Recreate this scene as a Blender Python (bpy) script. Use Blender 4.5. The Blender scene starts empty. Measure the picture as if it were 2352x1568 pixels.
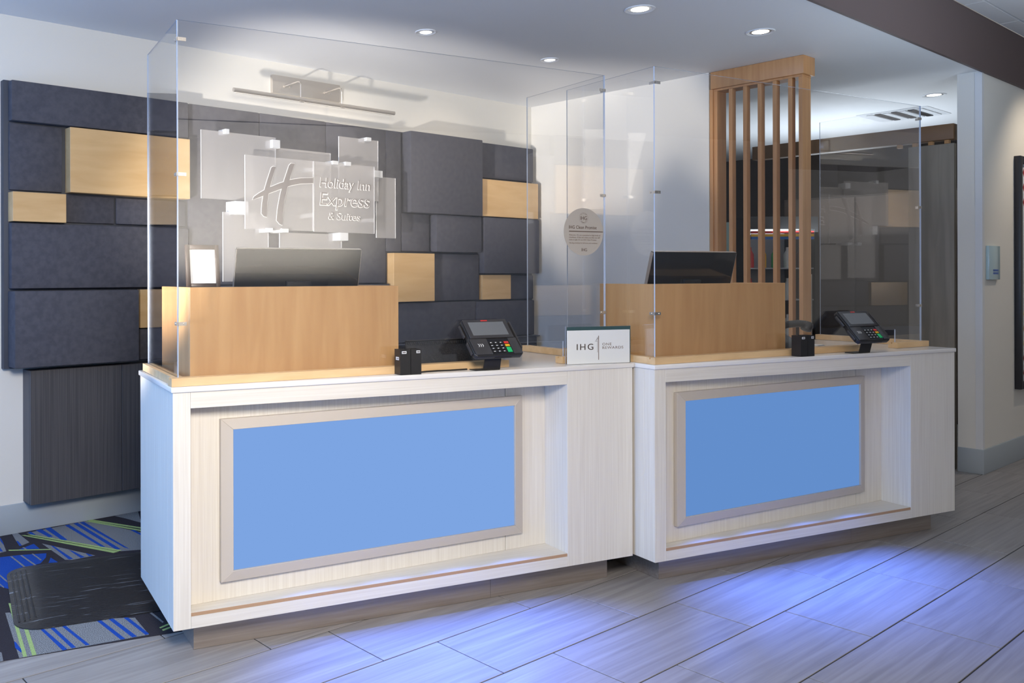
import bpy, bmesh, math, random
from mathutils import Vector, Matrix
random.seed(7)
sc = bpy.context.scene
COL = sc.collection

# ------------------------------------------------------------------ camera
cam = bpy.data.cameras.new('camera'); cam_ob = bpy.data.objects.new('camera', cam); COL.objects.link(cam_ob)
R_ = Vector((0.78698, -0.61698, -0.0026)); F_ = Vector((0.6170, 0.7870, 0.0))
F_.normalize(); R_ = (R_ - F_ * R_.dot(F_)).normalized(); U_ = R_.cross(F_)
m = Matrix((R_, U_, -F_)).transposed().to_4x4(); m.translation = Vector((-1.565, -3.089, 1.497))
cam_ob.matrix_world = m
cam.sensor_fit = 'HORIZONTAL'; cam.sensor_width = 36.0
cam.lens = 2019.3 / 2352 * 36
cam.shift_x = 379.05 / 2352; cam.shift_y = -151.14 / 2352
cam.clip_start = 0.05; cam.clip_end = 100
sc.camera = cam_ob

# ------------------------------------------------------------------ world and large lights
sc.view_settings.view_transform = 'Standard'; sc.view_settings.look = 'None'
sc.view_settings.gamma = 1.0; sc.view_settings.use_curve_mapping = False
sc.view_settings.exposure = 0.0
sc.cycles.max_bounces = 12; sc.cycles.transparent_max_bounces = 24; sc.cycles.use_denoising = True
sc.cycles.sample_clamp_indirect = 6.0
w = bpy.data.worlds.new('lobby_daylight'); sc.world = w; w.use_nodes = True
bgn = w.node_tree.nodes['Background']; bgn.inputs[0].default_value = (0.97, 0.95, 0.93, 1); bgn.inputs[1].default_value = 0.23

def area(name, loc, target, sx, sy, watts, col, spread=180):
    l = bpy.data.lights.new(name, 'AREA'); l.shape = 'RECTANGLE'; l.size = sx; l.size_y = sy
    l.energy = watts; l.color = col; l.spread = math.radians(spread)
    o = bpy.data.objects.new(name, l); COL.objects.link(o); o.location = loc
    o.rotation_euler = (Vector(target) - Vector(loc)).to_track_quat('-Z', 'Y').to_euler()
    return o
def spot(name, loc, target, watts, col, deg=70, blend=0.6, r=0.05):
    l = bpy.data.lights.new(name, 'SPOT'); l.energy = watts; l.color = col; l.spot_size = math.radians(deg)
    l.spot_blend = blend; l.shadow_soft_size = r
    o = bpy.data.objects.new(name, l); COL.objects.link(o); o.location = loc
    o.rotation_euler = (Vector(target) - Vector(loc)).to_track_quat('-Z', 'Y').to_euler()
    return o
spot('strobe_spot', (-1.9, -0.05, 0.78), (2.9, 2.14, 2.60), 1200, (1.0, 0.94, 0.86), 31, .7, .10)  # spot standing in for an unseen low strobe that throws the wall shadows
spot('strobe_spot', (-1.9, -0.05, 1.20), (4.65, 1.25, 2.35), 1100, (1.0, 0.93, 0.84), 19, .5, .10)  # second unseen spot, added to brighten the side wall by the slats
area('side_window_daylight', (-3.5, 0.6, 1.65), (0.6, 0.7, 1.45), 2.2, 2.4, 80, (0.10, 0.36, 1.0))
area('entrance_door_daylight', (-8.5, -2.1, 1.5), (3.0, -1.3, 1.3), 2.2, 2.2, 230, (0.27, 0.53, 1.0))
area('passage_fill', (7.6, 0.9, 1.9), (7.6, 0.9, 3.0), 1.6, 1.2, 42, (0.80, 0.90, 1.0))  # no fitting here: fill added to lift the passage ceiling
area('camera_key_fill', (-1.1, -2.9, 2.50), (0.5, 0.1, 0.8), 1.0, 0.8, 68, (1.0, 0.93, 0.84), 120)  # unseen key added above the camera to light the desk fronts
area('left_ceiling_fill', (-2.3, -0.7, 1.9), (-2.3, -0.7, 3.0), 1.2, 0.8, 85, (0.45, 0.70, 1.0))  # added upward fill, brightens the ceiling at the left
area('lobby_ceiling_fill', (4.4, -2.6, 1.9), (4.4, -2.6, 3.1), 1.6, 0.8, 52, (0.70, 0.85, 1.0))  # added upward fill out of view, for the right part of the ceiling
area('veil_fill', (1.0, -6.75, 1.75), (1.0, -7.4, 3.0), 3.6, 0.25, 120, (1.0, 0.93, 0.84))  # lights the unseen front wall; added so the left guard mirrors a veil
spot('art_lamp', (7.3, -1.75, 3.37), (7.3, -0.85, 1.7), 60, (1.0, 0.86, 0.68), 80, .8, .05)

# ------------------------------------------------------------------ materials
MT = {}
def nt(name):
    m = bpy.data.materials.new(name); m.use_nodes = True; t = m.node_tree
    return m, t, t.nodes['Principled BSDF']
def sset(b, k, v):
    if k in b.inputs: b.inputs[k].default_value = v
def pm(name, c1, rough=.5, c2=None, scale=(8, 8, 8), detail=6, contrast=(.35, .65), metal=0, spec=.5, bump=0, bscale=None, coat=0, rnd=False, space='Object', distort=0.0):
    """principled surface: two colours mixed by a (stretched) noise, optional fine relief"""
    if name in MT: return MT[name]
    m, t, b = nt(name); N = t.nodes; L = t.links
    sset(b, 'Base Color', (*c1, 1)); sset(b, 'Roughness', rough); sset(b, 'Metallic', metal); sset(b, 'Specular IOR Level', spec)
    if coat: sset(b, 'Coat Weight', coat); sset(b, 'Coat Roughness', .05)
    if c2 or bump:
        tc = N.new('ShaderNodeTexCoord'); src = tc.outputs[space]
        if rnd:
            oi = N.new('ShaderNodeObjectInfo'); vm = N.new('ShaderNodeVectorMath'); vm.operation = 'SCALE'
            cmb = N.new('ShaderNodeCombineXYZ')
            for i in range(3): L.new(oi.outputs['Random'], cmb.inputs[i])
            L.new(cmb.outputs[0], vm.inputs[0]); vm.inputs['Scale'].default_value = 37.0
            ad = N.new('ShaderNodeVectorMath'); L.new(src, ad.inputs[0]); L.new(vm.outputs[0], ad.inputs[1]); src = ad.outputs[0]
    if c2:
        mp = N.new('ShaderNodeMapping'); mp.inputs['Scale'].default_value = scale; L.new(src, mp.inputs[0])
        nz = N.new('ShaderNodeTexNoise'); nz.inputs['Scale'].default_value = 1; nz.inputs['Detail'].default_value = detail
        nz.inputs['Distortion'].default_value = distort
        L.new(mp.outputs[0], nz.inputs['Vector'])
        cr = N.new('ShaderNodeValToRGB'); e = cr.color_ramp.elements
        e[0].position, e[1].position = contrast; e[0].color = (*c1, 1); e[1].color = (*c2, 1)
        L.new(nz.outputs['Fac'], cr.inputs[0]); L.new(cr.outputs[0], b.inputs['Base Color'])
    if bump:
        n2 = N.new('ShaderNodeTexNoise'); n2.inputs['Detail'].default_value = 3
        mp2 = N.new('ShaderNodeMapping'); mp2.inputs['Scale'].default_value = bscale or (200, 200, 200); L.new(src, mp2.inputs[0])
        n2.inputs['Scale'].default_value = 1; L.new(mp2.outputs[0], n2.inputs['Vector'])
        bp = N.new('ShaderNodeBump'); bp.inputs['Strength'].default_value = bump; bp.inputs['Distance'].default_value = .002
        L.new(n2.outputs['Fac'], bp.inputs['Height']); L.new(bp.outputs[0], b.inputs['Normal'])
    MT[name] = m; return m
def emi(name, col, s):
    if name in MT: return MT[name]
    m = bpy.data.materials.new(name); m.use_nodes = True; t = m.node_tree; t.nodes.clear()
    e = t.nodes.new('ShaderNodeEmission'); o = t.nodes.new('ShaderNodeOutputMaterial')
    e.inputs[0].default_value = (*col, 1); e.inputs[1].default_value = s; t.links.new(e.outputs[0], o.inputs[0]); MT[name] = m; return m
def clear_sheet(name, tint=(1, 1, 1), f0=.042, gain=1.0):
    """clear acrylic sheet: transmits, mirrors by Schlick's law"""
    m = bpy.data.materials.new(name); m.use_nodes = True; t = m.node_tree; t.nodes.clear(); N = t.nodes; L = t.links
    g = N.new('ShaderNodeNewGeometry'); d = N.new('ShaderNodeVectorMath'); d.operation = 'DOT_PRODUCT'
    L.new(g.outputs['Normal'], d.inputs[0]); L.new(g.outputs['Incoming'], d.inputs[1])
    a = N.new('ShaderNodeMath'); a.operation = 'ABSOLUTE'; L.new(d.outputs['Value'], a.inputs[0])
    s = N.new('ShaderNodeMath'); s.operation = 'SUBTRACT'; s.inputs[0].default_value = 1; L.new(a.outputs[0], s.inputs[1])
    pw = N.new('ShaderNodeMath'); pw.operation = 'POWER'; L.new(s.outputs[0], pw.inputs[0]); pw.inputs[1].default_value = 5
    ml = N.new('ShaderNodeMath'); ml.operation = 'MULTIPLY_ADD'; L.new(pw.outputs[0], ml.inputs[0]); ml.inputs[1].default_value = 1 - f0; ml.inputs[2].default_value = f0 * gain
    tr = N.new('ShaderNodeBsdfTransparent'); tr.inputs[0].default_value = (*tint, 1)
    gl = N.new('ShaderNodeBsdfGlossy'); gl.inputs['Roughness'].default_value = 0.0
    mx = N.new('ShaderNodeMixShader'); L.new(ml.outputs[0], mx.inputs[0]); L.new(tr.outputs[0], mx.inputs[1]); L.new(gl.outputs[0], mx.inputs[2])
    o = N.new('ShaderNodeOutputMaterial'); L.new(mx.outputs[0], o.inputs[0]); MT[name] = m; return m
def frosted(name, col, alpha):
    m = bpy.data.materials.new(name); m.use_nodes = True; t = m.node_tree; t.nodes.clear(); N = t.nodes; L = t.links
    tr = N.new('ShaderNodeBsdfTransparent'); df = N.new('ShaderNodeBsdfDiffuse'); df.inputs[0].default_value = (*col, 1)
    tl = N.new('ShaderNodeBsdfTranslucent'); tl.inputs[0].default_value = (*col, 1)
    m1 = N.new('ShaderNodeMixShader'); m1.inputs[0].default_value = .35; L.new(df.outputs[0], m1.inputs[1]); L.new(tl.outputs[0], m1.inputs[2])
    m2 = N.new('ShaderNodeMixShader'); m2.inputs[0].default_value = alpha; L.new(tr.outputs[0], m2.inputs[1]); L.new(m1.outputs[0], m2.inputs[2])
    o = N.new('ShaderNodeOutputMaterial'); L.new(m2.outputs[0], o.inputs[0]); MT[name] = m; return m

WALL = pm('wall_paint', (.74, .715, .66), .75, bump=.15, bscale=(90, 90, 90))
CEIL = pm('ceiling_paint', (.82, .83, .85), .8, bump=.1, bscale=(90, 90, 90))
BASEB = pm('baseboard_vinyl', (.36, .40, .43), .45)
FAB = pm('charcoal_fabric', (.070, .070, .086), .9, (.090, .089, .105), (30, 30, 30), spec=.25, bump=.5, bscale=(900, 900, 900))
BACKB = pm('dark_backing', (.045, .05, .065), .6)
MAPLE_H = pm('maple_across', (.60, .375, .165), .42, (.70, .47, .23), (2.2, 6, 14), contrast=(.3, .72), distort=.6)
MAPLE_V = pm('maple_upright', (.50, .275, .112), .40, (.62, .375, .168), (16, 16, 1.6), contrast=(.3, .7), distort=.5)
MAPLE_E = pm('maple_edge', (.72, .53, .31), .45)
CURB = pm('maple_curb', (.60, .395, .20), .42, (.70, .48, .26), (4, 20, 20))
SLATW = pm('cherry_slat', (.54, .27, .11), .45, (.62, .335, .145), (30, 30, 2))
LAM_V = pm('washed_laminate_upright', (.64, .59, .52), .5, (.73, .69, .62), (130, 130, 2.2), contrast=(.3, .7))
LAM_H = pm('washed_laminate_across', (.64, .59, .52), .5, (.73, .69, .62), (2.2, 130, 130), contrast=(.3, .7))
QUARTZ = pm('white_solid_surface', (.73, .70, .665), .18, spec=.5)
BAND = pm('raw_board_edge', (.42, .26, .15), .6)
FRAME = pm('taupe_metal_frame', (.50, .445, .385), .42, metal=.0)
KICKM = pm('brushed_kick_plate', (.30, .25, .215), .38, (.36, .31, .27), (3, 90, 90), metal=.55)
LEDP = [emi('blue_backlit_sheet', (.205, .375, .76), 1.0), emi('blue_backlit_sheet_dim', (.125, .27, .60), 1.0)]
PANE = clear_sheet('clear_acrylic', gain=2.0)
PEDGE = pm('acrylic_edge', (.46, .53, .66), .2)
STEEL = pm('brushed_steel', (.62, .58, .53), .3, metal=.9)
NICKEL = pm('satin_nickel', (.60, .55, .49), .38, metal=.75)
FROST = frosted('frosted_acrylic', (.70, .675, .665), .38)
FROSTE = pm('frosted_edge', (.93, .92, .90), .35)
CUBE = frosted('white_spacer', (.86, .87, .88), .88)
ETCH = pm('etched_clear_letter', (.19, .165, .16), .3)
ETCHE = pm('etched_edge', (.86, .84, .82), .4)
BLACK = pm('black_plastic', (.014, .013, .013), .42)
BLACKG = pm('black_gloss', (.010, .009, .009), .08)
DGREY = pm('dark_grey_plastic', (.036, .033, .033), .4)
SCREEN = pm('terminal_screen', (.14, .145, .15), .12)
WHITEP = pm('white_paper', (.70, .70, .69), .6)
INK = pm('dark_ink', (.05, .032, .026), .6)
INKL = pm('pale_ink', (.42, .41, .40), .6)
RED = pm('red_key', (.55, .03, .025), .4); YEL = pm('yellow_key', (.72, .38, .01), .4); GRN = pm('green_key', (.01, .42, .12), .4)
TEALD = pm('dark_teal_card', (.022, .06, .065), .4)
FASC = pm('brown_fascia_paint', (.118, .082, .077), .55)
GROUT = pm('grout', (.035, .033, .033), .9)
TILE = pm('wood_look_tile', (.235, .218, .21), .40, (.36, .338, .325), (1.3, 34, 1), detail=10, contrast=(.28, .72), spec=.35, rnd=True, distort=.8)
BROWNW = pm('dark_brown_wall', (.036, .024, .016), .6)
GREYWOOD = pm('grey_wood_panel', (.19, .165, .13), .55, (.245, .215, .175), (18, 18, 1.4), distort=.4)
CRED = pm('dark_strand_laminate', (.052, .050, .056), .45, (.098, .094, .098), (170, 170, 1.5), contrast=(.35, .75))
FLOORP = pm('plain_floor', (.36, .335, .32), .4)
ART_BLACK = pm('black_frame', (.02, .02, .026), .4)
LAMPDISC = emi('lamp_glow', (1, .93, .80), 5.0)
WTRIM = pm('white_trim_ring', (.78, .80, .83), .4)
REFL = pm('lamp_reflector', (.82, .82, .80), .25, metal=.6)

# ------------------------------------------------------------------ mesh helpers
class MB:
    def __init__(s): s.v = []; s.f = []; s.mi = []
    def add(s, vs, fs, mi=0):
        o = len(s.v); s.v += [tuple(p) for p in vs]
        for f in fs: s.f.append([o + i for i in f]); s.mi.append(mi)
        return s
    def box(s, x0, x1, y0, y1, z0, z1, mi=0):
        return s.add([(x0, y0, z0), (x1, y0, z0), (x1, y1, z0), (x0, y1, z0), (x0, y0, z1), (x1, y0, z1), (x1, y1, z1), (x0, y1, z1)],
            [(3, 2, 1, 0), (4, 5, 6, 7), (0, 1, 5, 4), (1, 2, 6, 5), (2, 3, 7, 6), (3, 0, 4, 7)], mi)
    def prism(s, pts, axis, a, b, mi=0, side=None):
        """pts: 2d outline; extruded along axis from a to b. 2d axes: x->(y,z) y->(x,z) z->(x,y)"""
        def P(p, t): return (t, p[0], p[1]) if axis == 'x' else (p[0], t, p[1]) if axis == 'y' else (p[0], p[1], t)
        n = len(pts); vs = [P(p, a) for p in pts] + [P(p, b) for p in pts]
        s.add(vs, [tuple(range(n)), tuple(range(2 * n - 1, n - 1, -1))], mi)
        o = len(s.v) - 2 * n
        for i in range(n):
            j = (i + 1) % n; s.f.append([o + i, o + n + i, o + n + j, o + j]); s.mi.append(mi if side is None else side)
        return s
    def tube(s, pts, r, n=10, mi=0, r2=None):
        pts = [Vector(p) for p in pts]; rings = []
        for i, p in enumerate(pts):
            d = (pts[min(i + 1, len(pts) - 1)] - pts[max(i - 1, 0)]).normalized()
            u = d.cross(Vector((0, 0, 1)) if abs(d.z) < .9 else Vector((1, 0, 0))).normalized(); v = d.cross(u)
            rr = r if r2 is None else r + (r2 - r) * i / (len(pts) - 1)
            rings.append([p + (u * math.cos(2 * math.pi * k / n) + v * math.sin(2 * math.pi * k / n)) * rr for k in range(n)])
        vs = [q for rg in rings for q in rg]; fs = []
        for i in range(len(pts) - 1):
            for k in range(n):
                a = i * n + k; b = i * n + (k + 1) % n; fs.append((a, b, b + n, a + n))
        fs.append(tuple(range(n - 1, -1, -1))); fs.append(tuple(range(len(vs) - n, len(vs))))
        return s.add(vs, fs, mi)
    def lathe(s, prof, n=28, c=(0, 0), mi=0, close=False):
        vs = [(c[0] + r * math.cos(2 * math.pi * k / n), c[1] + r * math.sin(2 * math.pi * k / n), z) for r, z in prof for k in range(n)]; fs = []
        for i in range(len(prof) - 1):
            for k in range(n):
                a = i * n + k; b = i * n + (k + 1) % n; fs.append((a, b, b + n, a + n))
        if close: fs.append(tuple(range(n - 1, -1, -1))); fs.append(tuple(range(len(vs) - n, len(vs))))
        return s.add(vs, fs, mi)
    def tf(s, M, i0=0):
        s.v[i0:] = [tuple(M @ Vector(p)) for p in s.v[i0:]]; return s
    def build(s, name, mat, parent=None, bevel=0, seg=2, smooth=False, loc=None, rz=None):
        me = bpy.data.meshes.new(name); me.from_pydata(s.v, [], s.f)
        for mm in (mat if isinstance(mat, (list, tuple)) else [mat]): me.materials.append(mm)
        me.polygons.foreach_set('material_index', s.mi); me.update()
        bm = bmesh.new(); bm.from_mesh(me)
        bmesh.ops.recalc_face_normals(bm, faces=bm.faces)
        if bevel:
            es = [e for e in bm.edges if e.is_manifold and e.calc_face_angle(0) > .5]
            bmesh.ops.bevel(bm, geom=es, offset=bevel, segments=seg, affect='EDGES', profile=.5, clamp_overlap=True)
        bm.to_mesh(me); bm.free()
        if smooth or bevel:
            me.polygons.foreach_set('use_smooth', [True] * len(me.polygons)); me.set_sharp_from_angle(angle=math.radians(32))
        o = bpy.data.objects.new(name, me); COL.objects.link(o)
        if parent: o.parent = parent
        if loc: o.location = loc
        if rz: o.rotation_euler = (0, 0, rz)
        return o
def bx(name, mat, parent, x0, x1, y0, y1, z0, z1, bevel=0, seg=2, **k): return MB().box(x0, x1, y0, y1, z0, z1).build(name, mat, parent, bevel, seg, **k)
def tag(o, label, cat, group=None):
    o['label'] = label; o['category'] = cat
    if group: o['group'] = group
    return o
def struct(o): o['kind'] = 'structure'; return o
def thing(name, label, cat, loc=(0, 0, 0), rz=0, group=None):
    o = bpy.data.objects.new(name, None); COL.objects.link(o); o.location = loc; o.rotation_euler = (0, 0, rz); o.empty_display_size = .1
    return tag(o, label, cat, group)
def copy_tree(o, parent=None):
    c = o.copy(); COL.objects.link(c); c.parent = parent
    for ch in list(o.children): copy_tree(ch, c)
    return c
def text(s, name, mat, parent, loc, w=None, h=None, rot=(math.pi / 2, 0, 0), depth=.0006, shear=0, offset=0, space=1.0, align='LEFT'):
    """flat lettering: base line start at loc, fitted to width w (and height h of the whole line)"""
    cu = bpy.data.curves.new('lettering_curve', 'FONT'); cu.body = s; cu.extrude = depth; cu.shear = shear; cu.offset = offset; cu.space_character = space; cu.resolution_u = 4
    ob = bpy.data.objects.new('lettering_curve', cu); COL.objects.link(ob)
    bpy.context.view_layer.update()
    me = bpy.data.meshes.new_from_object(ob.evaluated_get(bpy.context.evaluated_depsgraph_get()))
    bpy.data.objects.remove(ob); bpy.data.curves.remove(cu)
    xs = [v.co.x for v in me.vertices]; ys = [v.co.y for v in me.vertices]
    fx = w / (max(xs) - min(xs)) if w else None
    fy = h / (max(ys) - min(ys)) if h else fx
    if fx is None: fx = fy
    x0 = min(xs)
    if align == 'CENTER': x0 = (min(xs) + max(xs)) / 2
    for v in me.vertices: v.co.x = (v.co.x - x0) * fx; v.co.y *= fy
    me.name = name; me.materials.clear(); me.materials.append(mat)
    o = bpy.data.objects.new(name, me); COL.objects.link(o); o.parent = parent; o.location = loc; o.rotation_euler = rot
    return o

# desk frames: (origin x, y, rotation)
A1 = math.radians(-14.464); A2 = -0.246648
FR = {1: (0.0, 0.0, A1), 2: (2.175, -0.694, A2)}
def dloc(d, x, y, z=0.0):
    ox, oy, a = FR[d]; return (ox + math.cos(a) * x - math.sin(a) * y, oy + math.sin(a) * x + math.cos(a) * y, z)
YB = 2.140; XS = 4.6575; ZC = 3.015; ZL = 3.413; YF = -0.848

# ================================================================== the setting
X0, X1, Y1 = -3.6, 12.0, 3.4
fl = MB()
fl.box(-9, 14, -10, Y1, -.06, -.006, 1)
fl.box(-2.7, 10.2, -3.5, 2.6, -.006, -.003, 0)
floor = struct(fl.build('floor', [GROUT, FLOORP]))
tile_me = {}
def tile_at(x0, x1, y0, y1):
    w_, d_ = round(x1 - x0, 3), round(y1 - y0, 3)
    k = (w_, d_)
    if k not in tile_me:
        o = MB().box(-w_ / 2 + .003, w_ / 2 - .003, -d_ / 2 + .003, d_ / 2 - .003, -.008, 0).build('tile', TILE, floor, bevel=.0012, seg=1)
        tile_me[k] = o.data
    else:
        o = bpy.data.objects.new('tile', tile_me[k]); COL.objects.link(o); o.parent = floor
    o.location = ((x0 + x1) / 2, (y0 + y1) / 2, 0)
TW, TD = .867, .3625
for j in range(-7, 10):
    yt = .2405 - TD * j; yb = yt - TD
    k0 = .37 + .2855 * j
    for i in range(-12, 16):
        xa = k0 + TW * i; xb = xa + TW
        if xb < -2.6 or xa > 10.1: continue
        if j < -2 and xa < 4.0: continue
        if j == -2 and 0.2 < xa < 4.0: continue
        if yb < -2.2 and xa > 6.5: continue
        if yb < -3.0 and xb < -1.6: continue
        tile_at(xa, xb, yb, yt)

# carpet behind the desks: cut pile, woven pattern laid in as flat fields
CARD = pm('carpet_charcoal', (.030, .027, .034), 1, (.052, .047, .055), (420, 420, 420), spec=.1, bump=1, bscale=(700, 700, 700))
CARG = pm('carpet_grey_fleck', (.075, .078, .085), 1, (.40, .41, .42), (300, 300, 300), detail=2, contrast=(.36, .66), spec=.1, bump=1, bscale=(700, 700, 700))
CARB = pm('carpet_blue', (.010, .050, .30), 1, (.025, .10, .46), (350, 350, 350), spec=.1, bump=1, bscale=(700, 700, 700))
CARL = pm('carpet_lime', (.30, .42, .14), 1, (.46, .60, .25), (350, 350, 350), spec=.1, bump=1, bscale=(700, 700, 700))
GREY = [[(0.051,2.133),(0.083,2.126),(0.077,1.905),(0.025,1.872),(0.025,1.972)],
 [(0.121,2.095),(0.498,2.127),(0.652,1.688),(0.512,1.388),(0.413,1.432),(0.249,1.793)],
 [(0.123,1.841),(0.276,1.449),(0.152,1.454),(0.123,1.477)],
 [(-0.051,2.127),(-0.024,2.100),(-0.053,1.935),(-0.076,1.821),(-0.151,1.801)],
 [(-0.353,0.925),(-0.336,0.919),(-0.333,0.779),(-0.284,0.682),(-0.061,0.608),(0.076,0.515),(0.044,0.307),(-0.454,0.414)],
 [(0.151,0.556),(0.163,0.554),(0.154,0.393),(0.144,0.386)],
 [(0.673,2.123),(0.833,2.127),(0.739,1.876),(0.705,2.021)],
 [(-0.513,0.553),(-0.492,0.512),(-0.511,0.427),(-0.549,0.435)]]
BLUE = [[(0.183,2.116),(0.218,2.116),(0.220,1.932),(0.196,1.930)],[(0.238,2.117),(0.273,2.122),(0.261,1.816),(0.234,1.817)],
 [(0.133,2.102),(0.152,2.105),(0.153,2.025),(0.132,2.028)],[(0.355,2.110),(0.381,2.112),(0.377,1.555),(0.359,1.570)],
 [(0.409,2.116),(0.436,2.118),(0.428,1.467),(0.404,1.475)],[(0.447,2.114),(0.474,2.116),(0.466,1.437),(0.454,1.486)],
 [(0.150,1.773),(0.159,1.749),(0.162,1.468),(0.140,1.468)],
 [(0.198,1.631),(0.208,1.604),(0.222,1.458),(0.198,1.455)],[(0.249,1.521),(0.258,1.498),(0.266,1.452),(0.244,1.456)],
 [(-0.167,1.746),(-0.031,1.705),(0.083,1.649),(0.056,1.579),(0.001,1.502),(-0.120,1.479),(-0.187,1.431),(-0.245,1.216),(-0.289,1.325)],
 [(-0.015,1.808),(0.086,1.861),(0.082,1.750)],[(0.076,1.564),(0.079,1.462),(0.036,1.482)],
 [(0.025,1.972),(0.034,1.972),(0.025,1.872),(0.010,1.868)],[(-0.022,2.125),(-0.036,2.020),(-0.053,1.935),(-0.045,2.028)],
 [(-0.079,1.931),(-0.092,1.823),(-0.105,1.845)],[(-0.293,0.668),(-0.280,0.665),(-0.276,0.376),(-0.295,0.378)],
 [(-0.255,0.648),(-0.240,0.645),(-0.242,0.374),(-0.259,0.375)],[(-0.210,0.627),(-0.195,0.623),(-0.189,0.364),(-0.204,0.366)],
 [(-0.069,0.600),(-0.052,0.594),(-0.051,0.328),(-0.070,0.332)],[(-0.022,0.585),(-0.003,0.578),(-0.003,0.320),(-0.023,0.324)],
 [(0.036,0.546),(0.053,0.533),(0.048,0.313),(0.031,0.313)],[(-0.420,0.586),(-0.416,0.573),(-0.423,0.476),(-0.432,0.462),(-0.436,0.521)],
 [(-0.301,1.028),(-0.287,1.025),(-0.296,0.991),(-0.303,0.989)],[(0.621,1.772),(0.642,1.761),(0.640,1.663),(0.626,1.634)]]
FINE = [[(-0.088,1.717),(-0.079,1.714),(-0.077,1.487),(-0.088,1.482)],[(-0.041,1.701),(-0.031,1.699),(-0.025,1.487),(-0.035,1.483)],
 [(0.017,1.689),(0.025,1.688),(0.026,1.555),(0.016,1.549)],[(-0.218,1.464),(-0.226,1.437),(-0.225,1.315),(-0.217,1.346)],
 [(-0.257,1.333),(-0.264,1.309),(-0.262,1.248),(-0.257,1.258)],[(0.013,1.834),(0.023,1.833),(0.025,1.788),(0.015,1.787)]]
LIME = [[(0.082,2.068),(0.100,2.059),(0.400,1.431),(0.368,1.426)],[(0.114,2.055),(0.133,2.048),(0.423,1.443),(0.402,1.436)],
 [(-0.060,1.837),(0.129,1.706),(0.124,1.690),(-0.063,1.816)],[(0.484,2.115),(0.509,2.118),(0.674,1.736),(0.661,1.708)],
 [(0.503,2.126),(0.533,2.126),(0.695,1.782),(0.683,1.756)],[(-0.306,1.032),(-0.295,1.023),(-0.425,0.410),(-0.439,0.413)],
 [(-0.330,0.766),(-0.317,0.755),(-0.391,0.401),(-0.407,0.404)],[(0.110,0.348),(0.170,0.366),(0.164,0.349),(0.109,0.335)],
 [(0.109,0.320),(0.160,0.330),(0.154,0.313),(0.106,0.304)]]
cp = MB(); cz = .0030
edge = [dloc(1, -3.2, .292)[:2], dloc(1, 2.25, .292)[:2], dloc(2, 2.1, .35)[:2], (XS + .0, .2), (XS, YB), (-3.1, YB)]
cp.prism(edge, 'z', -.002, cz, 0)
for fields, mi, dz in ((GREY, 1, .0003), (BLUE, 2, .0006), (FINE, 1, .0009), (LIME, 3, .0012)):
    for pts in fields: cp.add([(x, y, cz + dz) for x, y in pts], [tuple(range(len(pts)))], mi)
# the same weave goes on under the desks and along the wall
rr = random.Random(3)
for i in range(26):
    x = rr.uniform(.9, 4.2); y = rr.uniform(.9, 1.9); a = rr.uniform(-.5, .5); l = rr.uniform(.15, .5); ww = rr.uniform(.012, .12)
    mi = rr.choice((1, 1, 2, 2, 3)); ww = .014 if mi == 3 else ww
    cp.add([(x, y, cz + .0002 * (i % 5 + 1)), (x + ww, y, cz + .0002 * (i % 5 + 1)), (x + ww + a * l, y + l * .5, cz + .0002 * (i % 5 + 1)), (x + a * l, y + l * .5, cz + .0002 * (i % 5 + 1))], [(0, 1, 2, 3)], mi)
struct(cp.build('floor_carpet', [CARD, CARG, CARB, CARL]))

struct(bx('wall_back', WALL, None, X0, XS + .16, YB, YB + .14, 0, ZC))
struct(bx('wall_front_reflector', WALL, None, -6.0, 9.5, -7.55, -7.4, 0, ZL))  # out of view; put in as the pale surface the left guard mirrors
struct(bx('wall_left_blocker', WALL, None, -3.75, -3.6, -0.25, YB, 0, ZC))  # unseen; added to block ambient light from the desk's left side
struct(bx('wall_right', WALL, None, XS, XS + .15, .432, YB, 0, ZC))
struct(bx('wall_hall', WALL, None, 6.222, X1, YF, -.69, 0, ZC))
struct(bx('wall_far', BROWNW, None, 9.75, 9.9, -.69, Y1, 0, ZC))
struct(bx('wall_rear', BROWNW, None, XS + .16, 9.75, Y1 - .1, Y1, 0, ZC))
struct(bx('ceiling', CEIL, None, X0, X1, YF, Y1, ZC, ZC + .06))
struct(bx('trim_1', FASC, None, X0, X1, YF - .02, YF, ZC - .012, ZL))
struct(bx('baseboard_back', BASEB, None, X0, XS, YB - .012, YB, 0.0, .174, bevel=.004))
hb = MB(); hb.prism([(6.21, YF - .012), (X1, YF - .012), (X1, YF), (6.222, YF), (6.222, -.69), (6.21, -.69)], 'z', 0, .185)
struct(hb.build('baseboard_hall', BASEB, None, bevel=.003))
hg = MB(); hg.prism([(6.219, YF - .003), (6.262, YF - .003), (6.262, YF), (6.222, YF), (6.222, YF + .043), (6.219, YF + .043)], 'z', .185, ZC - .012)
struct(hg.build('trim_2', pm('corner_guard', (.70, .70, .70), .5)))
cl = struct(bx('ceiling_lobby', pm('ceiling_grid', (.34, .33, .34), .6), None, -9, 14, -10, YF - .02, ZL + .012, ZL + .06))
LTILE = pm('ceiling_tile_white', (.66, .645, .66), .85, bump=.4, bscale=(160, 160, 160))
lt_me = {}
for yi, (ya, yb) in enumerate([(-1.0, YF - .02)] + [(-1.0 - .775 * (k + 1), -1.0 - .775 * k) for k in range(3)]):
    for i in range(10):
        xa = 2.67 + .775 * i
        key = yi > 0
        if key not in lt_me:
            o = MB().box(.006, .769, .006, yb - ya - .006, 0, .014).build('ceiling_tile', LTILE, cl, bevel=.002, seg=1); lt_me[key] = o.data
        else:
            o = bpy.data.objects.new('ceiling_tile', lt_me[key]); COL.objects.link(o); o.parent = cl
        o.location = (xa, ya, ZL)

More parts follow.
